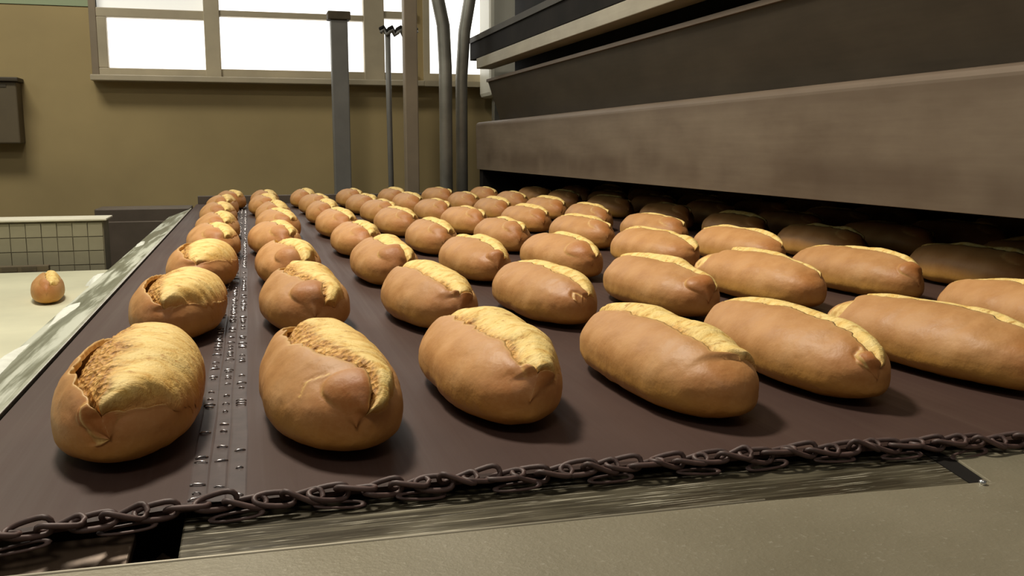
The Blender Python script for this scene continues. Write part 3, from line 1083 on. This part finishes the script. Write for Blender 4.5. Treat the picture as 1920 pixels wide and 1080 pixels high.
# hand-shaped loaves: (x, near tip y, rotation, label, loaf)
HERO = [
    # ---- front row
    (-0.090, 0.622, R(-2), 'leftmost loaf of the front row, wide split with spongy torn flap',
     Loaf(seed=11, L=0.120, W=0.0545, H=0.072, edge=[(-0.965, -16, -10), (-0.93, -14, 10), (-0.84, -16, 42), (-0.66, -20, 66), (-0.30, -26, 78), (0.2, -28, 74), (0.7, -26, 50), (0.95, -15, -10)],
          sponge=0.26, depth=0.0085, lift=0.005, lobes=[(-0.95, -22, 0.07, 40, 0.005)],
          creases=[([(-0.985, -95), (-0.955, -60), (-0.90, -34), (-0.90, -18)], 0.0016, 0.0016), ([(-0.93, 14), (-0.86, 45), (-0.66, 72), (-0.3, 84)], 0.0012, 0.0014)])),
    (0.052, 0.602, R(3), 'second loaf from left in the front row, swirling brown knob beside its split',
     Loaf(seed=12, L=0.124, W=0.056, H=0.072, edge=[(-0.985, 30, 38), (-0.95, 34, 60), (-0.86, 28, 60), (-0.70, 18, 54), (-0.50, 2, 50), (-0.25, -12, 50), (0.2, -18, 50), (0.7, -20, 32), (0.94, -8, -4)],
          sponge=0.24, depth=0.0085, lift=0.006, lobes=[(-0.88, 2, 0.15, 36, 0.007)],
          creases=[([(-0.72, -54), (-0.66, -34), (-0.70, -14)], 0.0010, 0.0014)])),
    (0.190, 0.634, R(2), 'third loaf from left in the front row, round knob closing its split',
     Loaf(seed=13, L=0.120, W=0.055, H=0.071, edge=[(-0.93, 14, 18), (-0.86, 10, 56), (-0.6, 2, 60), (0.1, -6, 58), (0.65, -10, 40), (0.93, -2, 2)],
          sponge=0.05, lobes=[(-0.90, 26, 0.09, 30, 0.008)])),
    (0.341, 0.606, R(4), 'fourth loaf from left in the front row, broad smooth near end',
     Loaf(seed=14, bulge=0.0065, L=0.128, W=0.053, H=0.070, edge=[(-0.80, 22, 26), (-0.74, 2, 62), (-0.5, 0, 60), (-0.2, 2, 54), (0.3, 0, 46), (0.75, -8, 20), (0.95, -6, -2)],
          sponge=0.04)),
    (0.481, 0.626, R(1), 'fifth loaf from left in the front row, split running over its wrinkled near end',
     Loaf(seed=15, bulge=0.0065, L=0.130, W=0.053, H=0.068, edge=[(-0.985, 10, 14), (-0.95, 6, 34), (-0.80, 10, 42), (-0.2, 8, 42), (0.4, 2, 36), (0.8, -6, 12), (0.93, -4, 0)],
          sponge=0.0, lobes=[(-0.95, -10, 0.055, 30, 0.004)], creases=[([(-0.95, -34), (-0.88, -26), (-0.86, -10)], 0.0014, 0.0018)])),
    (0.632, 0.608, R(5), 'sixth loaf from left in the front row, pale torn patch at its far end',
     Loaf(seed=16, bulge=0.0065, L=0.136, W=0.055, H=0.068, edge=[(-0.90, 24, 28), (-0.7, 16, 44), (0.0, 10, 46), (0.45, 4, 36), (0.64, 4, 10), (0.70, 4, 6)],
          sponge=0.0, patches=[(0.74, -46, 0.15, 34, 1.0)])),
    (0.822, 0.690, R(2), 'rightmost loaf of the front row, cut by the picture edge',
     Loaf(seed=17, bulge=0.0065, L=0.128, W=0.052, H=0.068, edge=[(-0.9, 10, 14), (-0.6, 4, 40), (0.2, 4, 42), (0.8, -4, 14), (0.93, -2, 2)], sponge=0.0)),
    # ---- second row
    (-0.083, 1.022, R(-4), 'leftmost loaf of the second row, pale wide split over a folded near end',
     Loaf(seed=21, L=0.120, W=0.056, H=0.072, edge=[(-0.94, -6, 0), (-0.88, -10, 20), (-0.70, -16, 52), (-0.3, -24, 68), (0.1, -26, 68), (0.6, -28, 54), (0.95, -15, -10)],
          sponge=0.20, depth=0.008, creases=[([(-0.90, 20), (-0.72, 54), (-0.35, 72), (0.1, 80)], 0.0012, 0.0016)])),
    (0.058, 1.030, R(2), 'second loaf of the second row, curled brown lobe beside the seam',
     Loaf(seed=22, L=0.122, W=0.056, H=0.071, edge=[(-0.96, 32, 36), (-0.90, 30, 56), (-0.76, 22, 56), (-0.5, 2, 48), (0.0, -14, 48), (0.5, -18, 40), (0.94, -8, -4)],
          sponge=0.18, depth=0.008, lobes=[(-0.84, 0, 0.18, 38, 0.009)])),
    (0.205, 1.005, R(5), 'third loaf of the second row, small round knob at the split end',
     Loaf(seed=23, L=0.120, W=0.053, H=0.070, edge=[(-0.92, 10, 14), (-0.84, 6, 48), (-0.4, -2, 54), (0.3, -8, 50), (0.7, -12, 36), (0.93, -2, 2)],
          sponge=0.05, lobes=[(-0.89, 26, 0.10, 28, 0.007)])),
    (0.354, 1.000, R(3), 'fourth loaf of the second row, ragged crumb spilling towards the near end',
     Loaf(seed=24, bulge=0.0065, L=0.122, W=0.055, H=0.071, edge=[(-0.95, 30, 36), (-0.88, 20, 58), (-0.5, 6, 56), (0.2, 0, 48), (0.75, -10, 24), (0.94, -2, 0)],
          sponge=0.03, creases=[([(-0.95, -26), (-0.90, -10), (-0.94, 6)], 0.0014, 0.0018)])),
    (0.517, 1.005, R(3), 'fifth loaf of the second row, crescent crease around its near end',
     Loaf(seed=25, bulge=0.0065, L=0.130, W=0.053, H=0.070, edge=[(-0.96, 34, 38), (-0.90, 30, 52), (-0.6, 16, 42), (0.1, 6, 38), (0.7, 0, 20), (0.93, -2, 0)],
          sponge=0.0, lobes=[(-0.90, 0, 0.13, 40, 0.007)])),
    (0.685, 1.030, R(7), 'sixth loaf of the second row, pale torn patch on its far shoulder',
     Loaf(seed=26, bulge=0.0065, L=0.132, W=0.053, H=0.071, edge=[(-0.90, 26, 30), (-0.7, 18, 46), (0.0, 12, 46), (0.4, 6, 30), (0.55, 4, 8)],
          sponge=0.0, patches=[(0.74, -46, 0.15, 32, 1.0)])),
    (0.862, 1.055, R(3), 'last lit loaf of the second row before the hood shadow',
     Loaf(seed=27, bulge=0.0065, L=0.134, W=0.053, H=0.069, edge=[(-0.95, 30, 34), (-0.85, 22, 46), (0.0, 10, 38), (0.7, 0, 22), (0.94, -4, -2)], sponge=0.0,
          lobes=[(-0.90, 0, 0.12, 38, 0.006)])),
    # ---- third row
    (-0.073, 1.400, R(-3), 'leftmost loaf of the third row, split folding over to the right',
     Loaf(seed=31, L=0.120, W=0.056, H=0.072, edge=[(-0.92, 0, 4), (-0.82, -10, 30), (-0.4, -20, 62), (0.3, -24, 64), (0.95, -10, -6)], sponge=0.12,
          creases=[([(-0.84, 30), (-0.6, 54), (-0.1, 70)], 0.0014, 0.0018)], nu=96, nt=90)),
    (0.055, 1.395, R(1), 'second loaf of the third row, dark curled lobe in front of its crumb',
     Loaf(seed=32, L=0.120, W=0.055, H=0.071, edge=[(-0.94, 34, 38), (-0.86, 26, 56), (-0.5, 6, 50), (0.2, -10, 46), (0.94, -6, -2)], sponge=0.08,
          lobes=[(-0.80, -4, 0.2, 38, 0.009)], nu=96, nt=90)),
    (0.204, 1.380, R(2), 'third loaf of the third row, narrow crumb channel round a knob',
     Loaf(seed=33, L=0.120, W=0.055, H=0.071, edge=[(-0.95, 38, 42), (-0.88, 30, 54), (-0.5, 10, 46), (0.2, -2, 44), (0.94, -4, 0)], sponge=0.03,
          lobes=[(-0.80, 2, 0.19, 38, 0.008)], nu=96, nt=90)),
    (0.352, 1.368, R(3), 'fourth loaf of the third row, crescent fold on its near end',
     Loaf(seed=34, bulge=0.0065, L=0.124, W=0.053, H=0.070, edge=[(-0.94, 30, 34), (-0.84, 22, 50), (0.0, 6, 46), (0.7, -4, 26), (0.94, -2, 0)], sponge=0.0,
          lobes=[(-0.91, 10, 0.10, 34, 0.007)], nu=96, nt=90)),
    (0.505, 1.372, R(4), 'fifth loaf of the third row, ragged split bending over its near end',
     Loaf(seed=35, bulge=0.0065, L=0.128, W=0.055, H=0.071, edge=[(-0.97, 24, 28), (-0.9, 18, 46), (-0.2, 10, 40), (0.4, 2, 32), (0.93, -6, -2)], sponge=0.0,
          lobes=[(-0.80, -14, 0.2, 40, 0.005)], nu=96, nt=90)),
    (0.690, 1.410, R(6), 'sixth loaf of the third row, plump with broad yellow split',
     Loaf(seed=36, bulge=0.0065, L=0.126, W=0.055, H=0.072, edge=[(-0.96, 28, 32), (-0.86, 20, 58), (0.0, 12, 50), (0.6, 0, 26), (0.94, -6, -2)], sponge=0.0, nu=96, nt=90)),
    (0.866, 1.420, R(4), 'last lit loaf of the third row before the hood shadow',
     Loaf(seed=37, bulge=0.0065, L=0.130, W=0.053, H=0.070, edge=[(-0.95, 28, 32), (-0.8, 20, 46), (0.1, 8, 40), (0.7, -2, 22), (0.95, -6, -2)], sponge=0.0, nu=96, nt=90)),
]
for (x, yt, rot, lab, lf) in HERO:
    place(lf.meshes(), x, yt, lf.L, rot, lab, GR)

# further loaves share a few shapes
POOL = []
for k in range(5):
    rn = random.Random(50 + k)
    lf = Loaf(seed=60 + k, L=0.126, W=0.053 + 0.002 * rn.random(), H=0.068 + 0.003 * rn.random(),
              edge=[(-0.90, 22, 26), (-0.74, 12 + 6 * rn.random(), 44), (0.0, 4 + 6 * rn.random() - 3, 42 + 6 * rn.random()), (0.65, -4, 26), (0.94, -5, -1)],
              sponge=0.0, bulge=0.0065, lobes=[(-0.72 - 0.1 * rn.random(), -6 + 8 * rn.random(), 0.24, 34, 0.003 + 0.004 * rn.random())], nu=72, nt=66, nc=36)
    POOL.append((lf.meshes(), lf.L))
ORD = ['first', 'second', 'third', 'fourth', 'fifth', 'sixth', 'seventh', 'eighth', 'ninth']
COLX = [-0.076, 0.056, 0.200, 0.350, 0.510, 0.690, 0.868]
for r in range(3, 8):
    for c in range(7):
        ms, L = POOL[random.randrange(5)]
        place(ms, COLX[c] + random.uniform(-0.012, 0.012), 0.625 + 0.385 * r + random.uniform(-0.02, 0.02) + (0.03 if c > 4 else 0), L, R(random.uniform(-1, 7)),
              'small split loaf in the %s row from the front, %s from the left edge' % (ORD[r], ORD[c]), GR)
for r in range(0, 8):
    for c in range(4):
        if r == 0 and c > 0:
            continue
        ms, L = POOL[random.randrange(5)]
        place(ms, 1.062 + 0.165 * c + random.uniform(-0.012, 0.012), 0.645 + 0.385 * r + random.uniform(-0.03, 0.03) + 0.03 * c, L, R(random.uniform(-1, 7)),
              'dark loaf still under the oven hood, %s row, %s behind the hood edge' % (ORD[r], ORD[c]), 'loaves still inside the oven')

# loaf carried away on the white conveyor
ms, L = POOL[1]
o = place(ms, -0.475, 2.31, L, R(8), 'single golden loaf lying on the cream white transfer conveyor', 'loaves on the white conveyor', z=-0.15)
o.scale = (0.74, 0.8, 0.98)
del o['group']
